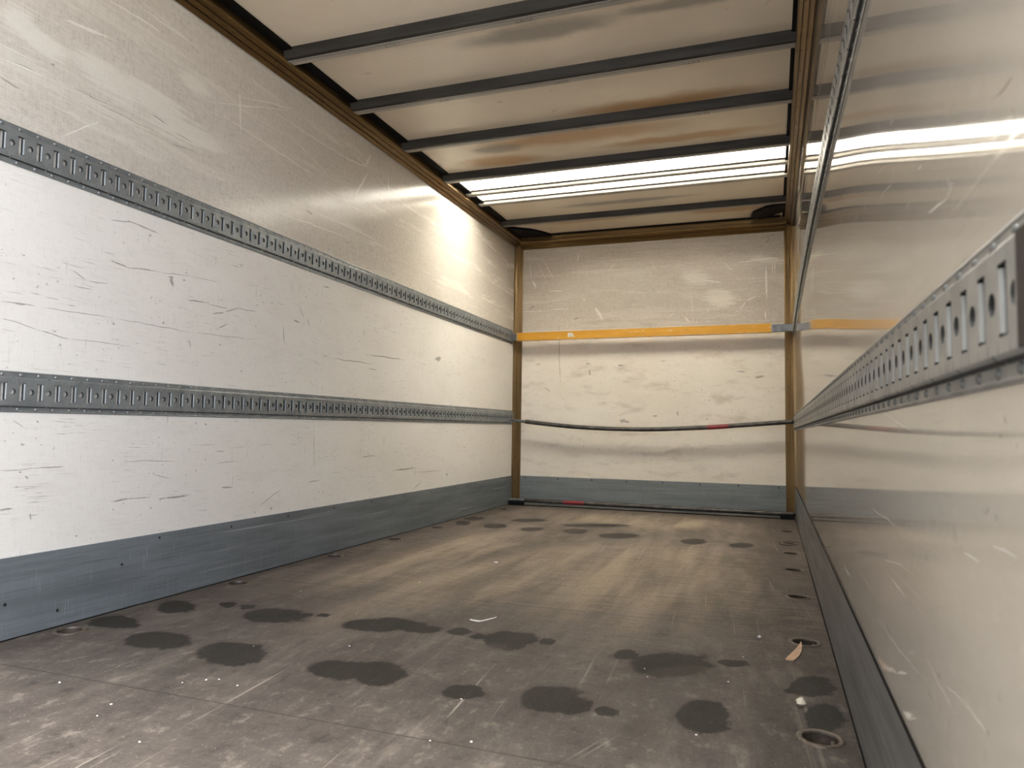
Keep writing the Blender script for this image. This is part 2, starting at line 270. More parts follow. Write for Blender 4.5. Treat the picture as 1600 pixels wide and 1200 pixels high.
def floor_material():
    m = Mat('brown_film_faced_plywood'); x, y, z = m.xyz()
    n1 = m.noise(x*2.4, y*0.75, detail=5, rough=0.6)
    n2 = m.noise(x*9.0, y*2.6, 3.0, detail=5, rough=0.65)
    cross = m.noise(x*4.0, y*48.0, 1.0, detail=5, rough=0.7)
    grit = m.noise(x*90.0, y*90.0, detail=4, rough=0.7)
    c = m.mix(n1.ss(0.3, 0.7), FL_A, FL_B)
    c = m.mix(n2.ss(0.40, 0.66)*0.7, c, FL_C)
    P = m.vec(x + (n2-0.5)*0.25, y + (n1-0.5)*0.5)
    worn = m.union(P, [(1.72, 3.5, 0.55, 1.3, 0.0), (1.05, 3.2, 0.35, 1.3, -0.25), (1.35, 5.6, 0.8, 0.5, 0.0), (0.55, 3.6, 0.3, 1.2, -0.1)])
    streak = m.noise(x*7.0, y*0.8, 2.0, detail=4).ss(0.38, 0.66)
    c = m.mix(worn.ss(1.1, 0.4)*(streak*0.60+0.20), c, FL_D)
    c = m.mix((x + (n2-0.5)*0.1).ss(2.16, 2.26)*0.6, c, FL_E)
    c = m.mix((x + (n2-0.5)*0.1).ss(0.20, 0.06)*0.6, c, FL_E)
    near = (y + (n2-0.5)*1.4).ss(3.1, 1.7)
    far = 1.0 - near*0.75
    c = m.mix(cross.ss(0.5, 0.72)*far*0.42, c, FL_D)
    c = m.mix(cross.ss(0.5, 0.3)*far*0.42, c, FL_E)
    line = m.noise(x*75.0 + y*6.0, y*0.8, 4.0, detail=2).ss(0.63, 0.74)*m.noise(x*2.6, y*1.6, 6.0, detail=3).ss(0.42, 0.60)
    line2 = m.noise(x*60.0 - y*22.0, y*0.9, 8.0, detail=2).ss(0.70, 0.78)*m.noise(x*2.0, y*1.2, 2.0, detail=3).ss(0.50, 0.62)
    c = m.mix(line*0.55, c, (0.40, 0.34, 0.29)); c = m.mix(line2*0.5, c, (0.40, 0.34, 0.29))
    c = m.mix(grit.ss(0.55, 0.72)*0.5, c, (0.34, 0.30, 0.26)); c = m.mix(grit.ss(0.46, 0.30)*0.75, c, (0.03, 0.026, 0.022))
    dust = m.noise(x*14.0, y*14.0, 5.0, detail=5, rough=0.7).ss(0.62, 0.78)
    c = m.mix(dust*0.42, c, (0.36, 0.31, 0.26))
    c = m.mix(near*0.60, c, (0.052, 0.047, 0.044))
    mot = m.noise(x*17.0, y*11.0, 7.0, detail=7, rough=0.75)
    c = m.mix(mot.ss(0.52, 0.68)*(near*0.34+0.10), c, (0.27, 0.235, 0.205))
    c = m.mix(mot.ss(0.48, 0.33)*(near*0.55+0.20), c, (0.030, 0.025, 0.022))
    c = m.mix(line*near*0.55, c, (0.42, 0.37, 0.32)); c = m.mix(line2*near*0.6, c, (0.45, 0.39, 0.34))
    fleck = m.noise(x*210.0, y*210.0, 3.0, detail=1).ss(0.735, 0.775)
    c = m.mix(fleck*0.8, c, (0.52, 0.48, 0.43))
    rub = m.noise(x*6.0 + y*0.6, y*1.1, 9.0, detail=6, rough=0.72).ss(0.50, 0.70)*m.noise(x*1.5, y*1.5, 2.0, detail=2).ss(0.35, 0.6)
    c = m.mix(rub*0.42, c, (0.25, 0.215, 0.185))
    # dried damp patches
    wob = m.noise(x*10.0, y*8.0, 1.0, detail=7, rough=0.72)-0.5
    Pw = m.vec(x + wob*0.09, y + (m.noise(x*9.0+9.0, y*8.0, 3.0, detail=6, rough=0.7)-0.5)*0.10)
    d = m.union(Pw, STAINS) + wob*0.9
    st = d.ss(1.12, 0.92)
    c = m.mix(d.ss(1.45, 1.0)*0.22, c, FL_E)
    c = m.mix(st*(0.95-grit.ss(0.45, 0.7)*0.22), c, (0.014, 0.0125, 0.0095))
    c = m.mix(st*d.ss(0.80, 0.98)*0.45, c, (0.016, 0.014, 0.012))
    df = m.union(Pw, FAINT) + wob*0.9
    c = m.mix(df.ss(1.1, 0.7)*0.45, c, (0.055, 0.046, 0.036))
    s = None
    for yy in (1.472, 2.705, 3.905, 5.13):
        e = ((y - yy + (n1-0.5)*0.004).abs()); s = e if s is None else s.min(e)
    seam = s.ss(0.0030, 0.0010)
    c = m.mix(seam*0.75, c, (0.025, 0.02, 0.017))
    m.put('Base Color', c)
    m.put('Roughness', (n2*0.25 + 0.42) + st*0.08); m.put('Specular IOR Level', 0.28)
    m.bump(cross*0.5 + grit*0.5 - seam*3.0, 0.35, 0.0012)
    return m.m

def ceiling_material():
    m = Mat('aged_ceiling_panel'); x, y, z = m.xyz()
    n1 = m.noise(x*1.0, y*1.3, detail=4); n2 = m.noise(x*26.0, y*40.0, 3.0, detail=3); n3 = m.noise(x*5.0, y*7.0, 6.0, detail=4)
    c = m.mix(n1.ss(0.3, 0.7), CE_A, CE_B)
    P = m.vec(x + (n3-0.5)*0.18, y + (n3-0.5)*0.10)
    o = m.union(P, [(1.72, 3.90, 0.62, 0.10, 0.0), (1.15, 4.20, 0.75, 0.13, 0.03), (1.75, 4.42, 0.6, 0.07, 0.0), (0.55, 4.45, 0.35, 0.10, 0.1), (0.75, 5.95, 0.5, 0.09, 0.0), (1.95, 6.0, 0.35, 0.08, 0.0)])
    c = m.mix(o.ss(1.15, 0.35)*0.8, c, (0.42, 0.235, 0.085))  # soft-edged orange-brown blotches
    g = m.union(P, [(1.28, 3.02, 0.42, 0.085, 0.0), (1.9, 3.0, 0.3, 0.05, 0.0), (0.62, 4.25, 0.20, 0.08, 0.0), (1.2, 5.55, 0.6, 0.05, 0.0)])
    c = m.mix(g.ss(1.2, 0.4)*0.6, c, (0.12, 0.115, 0.105))
    c = m.mix(n2.ss(0.70, 0.76)*n3.ss(0.45, 0.6)*0.6, c, (0.10, 0.08, 0.06))
    m.put('Base Color', c); m.put('Roughness', n3*0.25+0.20); m.put('Specular IOR Level', 0.6)
    m.bump(n1*3.0+n3, 0.35, 0.002)
    return m.m

def skylight_material():
    m = Mat('translucent_roof_sheet')
    x, y, z = m.xyz()
    col = (0.97, 0.95, 0.895)
    tr = m.node('ShaderNodeBsdfTransparent'); tl = m.node('ShaderNodeBsdfTranslucent')
    tr.inputs[0].default_value = (*col, 1); tl.inputs[0].default_value = (*col, 1)
    a = m.node('ShaderNodeMixShader'); m.t.links.new(tr.outputs[0], a.inputs[1]); m.t.links.new(tl.outputs[0], a.inputs[2])
    m.t.links.new((m.noise(x*3.0, y*9.0, detail=3)*0.3+0.55).k, a.inputs[0])
    m.t.links.new(a.outputs[0], m.out.inputs[0]); m.t.nodes.remove(m.b)
    return m.m

def bow_material(name, col, col2):
    m = Mat(name); x, y, z = m.xyz()
    n = m.noise(x*3.0, y*30.0, z*30.0, detail=4)
    m.put('Base Color', m.mix(n.ss(0.35, 0.65), col, col2)); m.put('Metallic', 0.0); m.put('Specular IOR Level', 0.2); m.put('Roughness', n*0.25+0.36)
    return m.m

def flange_material():
    """pale strip of the bow with rows of small illegible stamped strokes"""
    m = Mat('pale_galvanised_strip'); x, y, z = m.xyz()
    n = m.noise(x*3.0, y*20.0, detail=3)
    c = m.mix(n.ss(0.3, 0.7), (0.40, 0.36, 0.30), (0.33, 0.30, 0.26))
    grp = ((x*1.55 + y*0.37).frac()).ss(0.13, 0.12)
    stroke = (x*95.0 + m.noise(x*70.0, y*3.0, detail=1)*0.8).frac().ss(0.50, 0.42)
    c = m.mix(grp*stroke*m.noise(x*60.0, y*90.0, detail=1).ss(0.42, 0.5)*0.75, c, (0.05, 0.045, 0.04))
    m.put('Base Color', c); m.put('Roughness', 0.38)
    return m.m

# ---------------------------------------------------------------- mesh helpers
class MB:
    def __init__(s): s.v, s.f = [], []
    def add(s, vs, fs):
        b = len(s.v); s.v += [tuple(q) for q in vs]; s.f += [tuple(b+i for i in f) for f in fs]; return s
    def box(s, a, b):
        (x0, y0, z0), (x1, y1, z1) = a, b
        return s.add([(x0,y0,z0),(x1,y0,z0),(x1,y1,z0),(x0,y1,z0),(x0,y0,z1),(x1,y0,z1),(x1,y1,z1),(x0,y1,z1)],
                     [(0,3,2,1),(4,5,6,7),(0,1,5,4),(1,2,6,5),(2,3,7,6),(3,0,4,7)])
    def extrude(s, poly, f0, f1, steps=1, close=True, caps=True):
        """poly: 2-D points; f(p, t) -> 3-D point, t from f0 to f1"""
        n = len(poly); vs = []; fs = []
        fn, t0, t1 = f0
        for k in range(steps+1):
            t = t0 + (t1-t0)*k/steps
            vs += [fn(p, t) for p in poly]
        for k in range(steps):
            for i in range(n if close else n-1):
                j = (i+1) % n
                fs.append((k*n+i, k*n+j, (k+1)*n+j, (k+1)*n+i))
        if caps and close:
            fs.append(tuple(reversed(range(n)))); fs.append(tuple(steps*n+i for i in range(n)))
        return s.add(vs, fs)
    def tube(s, path, rad, n=14, caps=True):
        vs, fs = [], []
        pts = [Vector(p) for p in path]
        for k, p in enumerate(pts):
            d = (pts[min(k+1, len(pts)-1)] - pts[max(k-1, 0)]).normalized()
            a = d.cross(Vector((0, 0, 1)));  a = a.normalized() if a.length > 1e-4 else Vector((1, 0, 0))
            b = a.cross(d).normalized(); r = rad[k] if isinstance(rad, (list, tuple)) else rad
            vs += [p + a*r*math.cos(2*PI*i/n) + b*r*math.sin(2*PI*i/n) for i in range(n)]
        for k in range(len(pts)-1):
            for i in range(n):
                j = (i+1) % n; fs.append((k*n+i, k*n+j, (k+1)*n+j, (k+1)*n+i))
        if caps:
            fs.append(tuple(reversed(range(n)))); fs.append(tuple((len(pts)-1)*n+i for i in range(n)))
        return s.add(vs, fs)
    def lathe(s, prof, c, n=32, axis='z', close=False):
        """prof: (r, h) points turned about an axis through c"""
        vs, fs = [], []; m = len(prof)
        for i in range(n):
            a = 2*PI*i/n
            for r, h in prof: vs.append((c[0]+r*math.cos(a), c[1]+r*math.sin(a), c[2]+h))
        for i in range(n):
            j = (i+1) % n
            for k in range(m-1): fs.append((i*m+k, j*m+k, j*m+k+1, i*m+k+1))
        return s.add(vs, fs)
    def build(s, name, mat, parent=None, smooth=False, bevel=0.0, angle=35, loc=None):
        me = bpy.data.meshes.new(name); me.from_pydata(s.v, [], s.f); me.update()
        if mat: me.materials.append(mat)
        import bmesh
        bm = bmesh.new(); bm.from_mesh(me)
        bmesh.ops.recalc_face_normals(bm, faces=bm.faces); bm.to_mesh(me); bm.free()
        if smooth:
            for p in me.polygons: p.use_smooth = True
            me.set_sharp_from_angle(angle=math.radians(angle))
        o = bpy.data.objects.new(name, me); COL.objects.link(o)
        if loc: o.location = loc
        if parent: o.parent = parent
        if bevel:
            b = o.modifiers.new('bevel', 'BEVEL'); b.width = bevel; b.segments = 2; b.limit_method = 'ANGLE'
        return o

def empty(name, loc=(0, 0, 0)):
    o = bpy.data.objects.new(name, None); COL.objects.link(o); o.location = loc; o.empty_display_size = 0.05; return o
def tag(o, label=None, cat=None, group=None, kind=None):
    if label: o['label'] = label
    if cat: o['category'] = cat
    if group: o['group'] = group
    if kind: o['kind'] = kind
    return o
def struct(o, label, cat): return tag(o, label, cat, None, 'structure')
def thing(o, label, cat, group=None): return tag(o, label, cat, group, 'thing')
def dup(o, parent=None, loc=None):
    c = o.copy(); COL.objects.link(c)
    if parent: c.parent = parent
    if loc is not None: c.location = loc
    return c

def sm(a, b, t):
    t = min(1, max(0, (t-a)/(b-a))); return t*t*(3-2*t)
def bow(y, z):
    """the right side panel bulges a little inward at half depth"""
    if z < 0.9 or z > HP: return 0.0
    k = math.sin(PI*min(1, max(0, (y-0.75)/(L-0.75))))
    return 0.018*k*sm(0.9, 1.4, z)*sm(HP, 2.1, z)

# ---------------------------------------------------------------- shared materials
CREAM = dict(hi=((0.68, 0.635, 0.565), (0.61, 0.565, 0.50)), lo=((0.82, 0.795, 0.75), (0.76, 0.73, 0.68)), scuff=0.55, dirt=0.10, fine=0.62, speck=0.85, rough_hi=0.17, wave=1.6, spec=0.30)
M_left = wall_material('worn_white_side_panel', 1, CREAM, LEFTD, LEFTW, LEFTP, 1.60, 1.0, 0.36)
BACKC = dict(hi=((0.55, 0.50, 0.43), (0.48, 0.43, 0.365)), lo=((0.78, 0.73, 0.65), (0.68, 0.62, 0.53)), scuff=0.18, dirt=0.55, fine=0.60, speck=0.9, rough_hi=0.22, wave=2.0, wk=0.7, wmix=0.45, pk=0.42, pn=2.6)
M_back = wall_material('worn_bulkhead_panel', 0, BACKC, BACKD, BACKW, BACKP, 1.60, 5.0, 0.42)
RIGHTC = dict(spec=0.45, pk=0.5, wb=0.04, wmix=0.42, grain=1.5, hi=((0.30, 0.265, 0.225), (0.265, 0.232, 0.195)), lo=((0.42, 0.382, 0.33), (0.37, 0.335, 0.288)), scuff=0.06, dirt=0.12, fine=0.30, speck=0.35, rough_hi=0.022, wave=0.35, dk=1.5, wk=1.0, dmix=0.45)
M_right = wall_material('glossy_side_panel', 1, RIGHTC, RIGHTD, RIGHTW, (), 1.60, 9.0, 0.05)
M_floor = floor_material(); M_ceil = ceiling_material(); M_sky = skylight_material()
M_kl = plate_material('blue_grey_kick_plate', 1, (0.165, 0.185, 0.198), (0.115, 0.130, 0.139), 0.42)
M_kb = plate_material('grey_bulkhead_kick_plate', 0, (0.190, 0.212, 0.216), (0.145, 0.162, 0.166), 0.45)
M_kr = plate_material('scraped_grey_kick_plate', 1, (0.150, 0.152, 0.150), (0.095, 0.096, 0.095), 0.34)
M_gold = metal('bronze_anodised_aluminium', (0.235, 0.150, 0.062), 0.85, 0.30, 0.40, 3.0, spec=0.5, stretch=(14, 0.5, 14))
M_goldx = metal('bronze_anodised_header', (0.235, 0.150, 0.062), 0.85, 0.30, 0.40, 3.0, spec=0.5, stretch=(0.5, 14, 14))
M_gold2 = metal('bronze_anodised_post', (0.27, 0.180, 0.085), 0.80, 0.33, 0.40, 3.0, stretch=(14, 14, 0.5))
M_joint_shade = metal('black_joint_and_gap_shade', (0.005, 0.0045, 0.004), 0, 0.7, spec=0.15)  # black for kick plate joints and for painted shade in the roof gaps
M_rail = metal('dull_galvanised_steel', (0.285, 0.305, 0.308), 0.45, 0.42, 0.25, 14.0, (0.215, 0.232, 0.235))
M_railr = metal('dark_galvanised_steel', (0.270, 0.272, 0.258), 0.45, 0.42, 0.25, 14.0, (0.205, 0.207, 0.198))
M_recess_shade = metal('painted_recess_shade', (0.035, 0.036, 0.036), 0.2, 0.6)  # dark colour painting in the shade of slots, hole collars and lower web
M_rivet = metal('bright_rivet_steel', (0.34, 0.35, 0.35), 0.55, 0.32, 0.2)
M_screw = metal('dark_screw_head', (0.025, 0.022, 0.020), 0.3, 0.5)
M_yellow = None
M_pipe = metal('rusty_dark_steel_tube', (0.085, 0.080, 0.074), 0.55, 0.40, 0.5, 18.0, (0.040, 0.034, 0.029))
M_red = metal('red_tape', (0.27, 0.018, 0.026), 0.0, 0.5, 0.5, 60.0)
M_steel = metal('grey_steel_fitting', (0.22, 0.23, 0.235), 0.7, 0.36, 0.4, 20.0)
M_black = metal('black_steel_and_hole_shade', (0.005, 0.005, 0.005), 0.0, 0.65, spec=0.2)  # also colours the painted shade strip behind the right rails
M_bow = bow_material('grey_roof_bow_steel', (0.036, 0.032, 0.028), (0.025, 0.022, 0.019))
M_bowlip = bow_material('light_roof_bow_edge', (0.30, 0.285, 0.265), (0.24, 0.225, 0.205))
M_bowpale = bow_material('pale_roof_bow', (0.34, 0.32, 0.28), (0.28, 0.26, 0.23))
M_flange = flange_material()
M_pan = metal('rusty_recessed_cup', (0.045, 0.035, 0.027), 0.0, 0.6, 0.5, 60.0, spec=0.2)
M_panrim = metal('worn_cup_rim', (0.16, 0.13, 0.105), 0.45, 0.42, 0.6, 50.0)
M_wood = metal('pale_splinter_wood', (0.70, 0.47, 0.31), 0, 0.6, 0.2, 40)
M_chip = metal('cream_foam_crumb', (0.80, 0.74, 0.60), 0, 0.7, 0.15, 60)
M_white = metal('white_flake', (0.80, 0.80, 0.78), 0, 0.5, 0.1, 60)

# ---------------------------------------------------------------- the shell
T = 0.05
o = MB().box((-T, Y0, -T), (0, L+T, ZC+T)).build('wall_left', M_left)
struct(o, 'worn white and cream left side panel with lengthwise scuffs', 'wall')
o = MB().box((0, L, -T), (W, L+T, ZC+T)).build('wall_back', M_back)
struct(o, 'scratched cream bulkhead at the far end of the cargo box', 'wall')
wm = MB(); ny, nz = 40, 26
zs = [-T + (ZC+2*T)*k/nz for k in range(nz+1)]; ys = [Y0 + (L+T-Y0)*k/ny for k in range(ny+1)]
wm.add([(W-bow(y, z), y, z) for y in ys for z in zs], [(i*(nz+1)+j, i*(nz+1)+j+1, (i+1)*(nz+1)+j+1, (i+1)*(nz+1)+j) for i in range(ny) for j in range(nz)])
wm.add([(W+T, Y0, -T), (W+T, L+T, -T), (W+T, L+T, ZC+T), (W+T, Y0, ZC+T), (W, Y0, -T), (W, L+T, -T), (W, L+T, ZC+T), (W, Y0, ZC+T)],
       [(0, 1, 2, 3), (0, 4, 5, 1), (3, 2, 6, 7), (0, 3, 7, 4), (1, 5, 6, 2)])
o = wm.build('wall_right', M_right, smooth=True, angle=40)
struct(o, 'glossy beige right side panel mirroring the roof light', 'wall')

# floor with round openings for the lashing ring cups
PANS_R = [1.807, 2.601, 3.300, 3.935, 4.465, 4.87, 5.45]
PANS_L = [1.785, 2.581, 3.313, 3.965, 4.557, 5.20, 5.86]
PXL, PXR, PH, PR = 0.085, 2.365, 0.065, 0.041
fm = MB()
def strip(x0, x1, cuts):
    y = Y0; xm = (x0+x1)/2
    for c in cuts:
        fm.add([(x0, y, 0), (x1, y, 0), (x1, c-PH, 0), (x0, c-PH, 0)], [(0, 1, 2, 3)])
        n = 32; outer = []; inner = []
        for i in range(n):
            a = 2*PI*i/n; ca, sa = math.cos(a), math.sin(a); k = PH/max(abs(ca), abs(sa))
            outer.append((xm+ca*k*(x1-x0)/2/PH, c+sa*k, 0)); inner.append((xm+ca*PR, c+sa*PR, 0))
        fm.add(outer+inner, [(i, (i+1) % n, n+(i+1) % n, n+i) for i in range(n)])
        y = c+PH
    fm.add([(x0, y, 0), (x1, y, 0), (x1, L, 0), (x0, L, 0)], [(0, 1, 2, 3)])
strip(PXL-PH, PXL+PH, PANS_L); strip(PXR-PH, PXR+PH, PANS_R)
for a, b in ((0, PXL-PH), (PXL+PH, PXR-PH), (PXR+PH, W)):
    fm.add([(a, Y0, 0), (b, Y0, 0), (b, L, 0), (a, L, 0)], [(0, 1, 2, 3)])
fm.add([(0, Y0, -T), (W, Y0, -T), (W, L, -T), (0, L, -T), (0, Y0, 0), (W, Y0, 0)], [(0, 3, 2, 1), (0, 1, 5, 4)])
o = fm.build('floor', M_floor)
for p in o.data.polygons: pass
struct(o, 'worn brown plywood floor with dark dried damp patches', 'floor')

cm = MB()
cm.box((-T, Y0, ZC), (W+T, SKY0, ZC+0.05)).box((-T, SKY1, ZC), (W+T, L+T, ZC+0.05))
cm.box((-T, SKY0, ZC), (0.02, SKY1, ZC+0.05)).box((W-0.02, SKY0, ZC), (W+T, SKY1, ZC+0.05))
struct(cm.build('ceiling', M_ceil), 'stained beige roof panels between the cross bows', 'ceiling')
w1 = MB().box((0.02, SKY0, ZC+0.040), (W-0.02, SKY1, ZC+0.043)).build('window_1', M_sky)
struct(w1, 'bright translucent roof light sheet across the box', 'window')

# kick plates with their screws
def screw_mesh():
    return MB().lathe([(0.0, 0.0022), (0.003, 0.0020), (0.0048, 0.001), (0.0052, 0.0)], (0, 0, 0), 12)
SCREW = screw_mesh().build('screw', M_screw, smooth=True); SCREW_ME = SCREW.data; bpy.data.objects.remove(SCREW)
def screw(parent, loc, rot, name='screw', sc=1.0, me=None):
    s = bpy.data.objects.new(name, me or SCREW_ME); COL.objects.link(s); s.location = loc; s.rotation_euler = rot; s.parent = parent
    s.scale = (sc, sc, sc); return s
TOX, TOMX, TOMY = (0, PI/2, 0), (0, -PI/2, 0), (PI/2, 0, 0)
kl = MB().box((0, Y0, 0), (0.004, L-0.06, BK)).build('baseboard_left', M_kl)
struct(kl, 'scraped blue grey kick plate along the left wall', 'baseboard')
kr = MB().box((W-0.004, Y0, 0), (W, L-0.07, BK)).build('baseboard_right', M_kr)
struct(kr, 'dark scraped kick plate along the right wall', 'baseboard')
MB().box((W-0.0043, Y0, BK-0.0008), (W-0.0002, L-0.07, BK+0.0018)).build('joint_shade_strip', M_joint_shade, kr)
MB().box((W-0.0078, Y0, 0.0002), (W-0.0041, L-0.07, 0.004)).build('joint_shade_strip', M_joint_shade, kr)
MB().box((0.0041, Y0, 0.0002), (0.0085, L-0.07, 0.003)).build('joint_shade_strip', M_joint_shade, kl)
kb = MB().box((0.06, L-0.004, 0), (W-0.07, L, BK)).build('baseboard_back', M_kb)
struct(kb, 'grey kick plate along the foot of the bulkhead', 'baseboard')
for i in range(8): screw(kb, (0.115+i*0.315, L-0.004, BK-0.014-(0.004 if i % 2 else 0)), TOMY, sc=1.3)
for y, z in ((1.62, 0.113), (1.585, 0.085), (1.80, 0.055), (2.05, 0.165), (2.22, 0.240), (2.62, 0.235), (3.02, 0.238), (3.42, 0.24), (3.82, 0.238), (4.22, 0.24), (4.62, 0.238), (5.02, 0.24), (5.42, 0.238)):
    screw(kl, (0.004, y, z), TOX, sc=1.0)

# ---------------------------------------------------------------- bronze corner profiles
def trim(name, mb, mat, label):
    o = mb.build(name, mat, smooth=True, angle=25); struct(o, label, 'corner profile'); return o
# section of the roof profile: distance from the wall a, height below the ceiling
SEC = [(0.0, HP), (0.008, HP-0.006), (0.0115, HP-0.004), (0.024, HP+0.010), (0.0205, HP+0.0185), (0.0245, HP+0.0200), (0.028, HP+0.0130), (0.046, HP+0.028),
       (0.0440, HP+0.0350), (0.0475, HP+0.0365), (0.050, HP+0.031), (0.064, HP+0.042), (0.068, HP+0.050), (0.068, HP+0.062), (0.060, HP+0.068), (0.060, ZC), (0.0, ZC)]
YE = L-0.03
t1 = trim('trim_1', MB().extrude(SEC, (lambda p, t: (p[0], t, p[1]), Y0, YE), None, 1), M_gold, 'bronze ridged profile in the left roof corner')
t2 = trim('trim_2', MB().extrude(SEC, (lambda p, t: (W-p[0], t, p[1]), Y0, YE), None, 1), M_gold, 'bronze ridged profile in the right roof corner')
SECB = [(a, z-0.015) for a, z in SEC[:-2]] + [(0.060, ZC), (0.0, ZC)]
t3 = trim('trim_3', MB().extrude(SECB, (lambda p, t: (t, L-p[0], p[1]), 0.055, W-0.055), None, 1), M_goldx, 'bronze ridged profile along the top of the bulkhead')
MB().box((0.060, Y0, ZC-0.010), (0.115, L-0.06, ZC-0.0005)).build('joint_shade_strip', M_joint_shade, t1)  # black strips paint in the shaded gap between profiles and ceiling
MB().box((W-0.085, Y0, ZC-0.010), (W-0.060, L-0.06, ZC-0.0005)).build('joint_shade_strip', M_joint_shade, t2)
MB().box((0.10, L-0.085, ZC-0.010), (W-0.10, L-0.060, ZC-0.0005)).build('joint_shade_strip', M_joint_shade, t3)
POST = [(0.0, 0.066), (0.008, 0.066), (0.011, 0.060), (0.016, 0.058), (0.036, 0.037), (0.0355, 0.0345), (0.038, 0.034), (0.058, 0.016), (0.060, 0.011), (0.066, 0.008), (0.066, 0.0), (0.0, 0.0)]
t4 = trim('trim_4', MB().extrude(POST, (lambda p, t: (p[0], L-p[1], t), 0.0, HP+0.02), None, 1), M_gold2, 'bronze upright profile in the left rear corner')
t5 = trim('trim_5', MB().extrude(POST, (lambda p, t: (W-p[0]*1.12, L-p[1], t), 0.0, HP+0.02), None, 1), M_gold2, 'bronze upright profile in the right rear corner')
for k in range(24):
    y = 1.55 + k*0.2
    screw(t1, (0.0415, y, HP+0.0245), (0, PI*0.78, 0), sc=0.8)
    screw(t2, (W-0.0415, y+0.07, HP+0.0245), (0, -PI*0.78, 0), sc=0.8)
    if k % 3 == 0: screw(t2, (W-0.0600, y+0.10, HP+0.0390), (0, -PI*0.78, 0), sc=0.7)
for k in range(9): screw(t3, (0.22+k*0.25, L-0.0415, HP+0.0095), (PI*0.72, 0, 0), sc=0.8)
for k in range(10):
    screw(t4, (0.026, L-0.0475, 0.20+k*0.23), (PI/2, 0, PI/4), sc=0.8)
    screw(t5, (W-0.053, L-0.0255, 0.15+k*0.23), (PI/2, 0, -PI/4), sc=0.8)
# black infill plates in the rear roof corners
def infill(sx, pts, label):
    g = MB(); n = len(pts)
    vs = [(x, y, z) for x, y in pts for z in (ZC-0.001, ZC-0.024)]
    fs = [(2*i, 2*((i+1) % n), 2*((i+1) % n)+1, 2*i+1) for i in range(n)] + [tuple(2*i for i in range(n)), tuple(2*i+1 for i in range(n))]
    o = g.add(vs, fs).build('corner_infill', M_black, bevel=0.002); thing(o, label, 'bracket', 'black infill plates in the rear roof corners')
infill(1, [(0.071, 5.93), (0.12, 5.98), (0.24, 6.07), (0.32, 6.19), (0.36, 6.275), (0.25, 6.287), (0.071, 6.20)], 'black gusset plate in the left rear roof corner')
infill(1, [(W-0.071, 5.91), (W-0.22, 5.99), (W-0.31, 6.10), (W-0.33, 6.20), (W-0.26, 6.287), (W-0.071, 6.12)], 'black gusset plate in the right rear roof corner')

# ---------------------------------------------------------------- roof bows
def roof_bow(yf, label, pale=False, x0=0.066, x1=W-0.066, height=0.046):
    """yf: far edge of the bow; a hat section: web facing the doors, lip, stamped strip"""
    e = empty('roof_bow', (W/2, yf, ZC)); thing(e, label, 'roof bow', 'bows across the roof')
    def ex(poly): return MB().extrude(poly, (lambda p, t: (t-W/2, p[0], p[1]), x0, x1), None, 1)
    if pale:
        ex([(-0.058, 0.010), (-0.052, -0.020), (-0.046, -0.024), (-0.006, -0.024), (0.0, -0.018), (0.0, 0.010)]).build('web', M_bowpale, e, bevel=0.001)
        ex([(-0.066, 0.004), (-0.0585, -0.004), (-0.0585, 0.008)]).build('edge_lip', M_bow, e)
        return e
    ex([(-0.088, 0.002), (-0.083, -0.006), (-0.078, -height+0.010), (-0.072, -height), (-0.050, -height), (-0.050, 0.002)]).build('web', M_bow, e, smooth=True, angle=50)
    ex([(-0.0495, -height-0.002), (-0.033, -height-0.002), (-0.031, -height+0.004), (-0.031, 0.002), (-0.0495, 0.002)]).build('edge_lip', M_bowlip, e, bevel=0.0008)
    ex([(-0.0305, -height+0.002), (-0.002, -height+0.002), (0.0, -height+0.005), (0.0, 0.002), (-0.0305, 0.002)]).build('stamped_strip', M_flange, e)
    return e
roof_bow(2.262, 'grey roof bow cut off at the top of the picture, nearest the doors')
roof_bow(2.860, 'grey roof bow nearest the viewer among those seen whole')
roof_bow(3.445, 'grey roof bow with the two orange blotched panels behind it')
roof_bow(4.035, 'grey roof bow between the orange blotched roof panels')
roof_bow(4.650, 'dark roof bow along the near edge of the roof light')
roof_bow(5.035, 'thin pale roof bow across the middle of the roof light', True)
roof_bow(5.285, 'thin pale roof bow along the far edge of the roof light', True)
roof_bow(5.840, 'grey roof bow farthest back, just before the bulkhead', height=0.040)

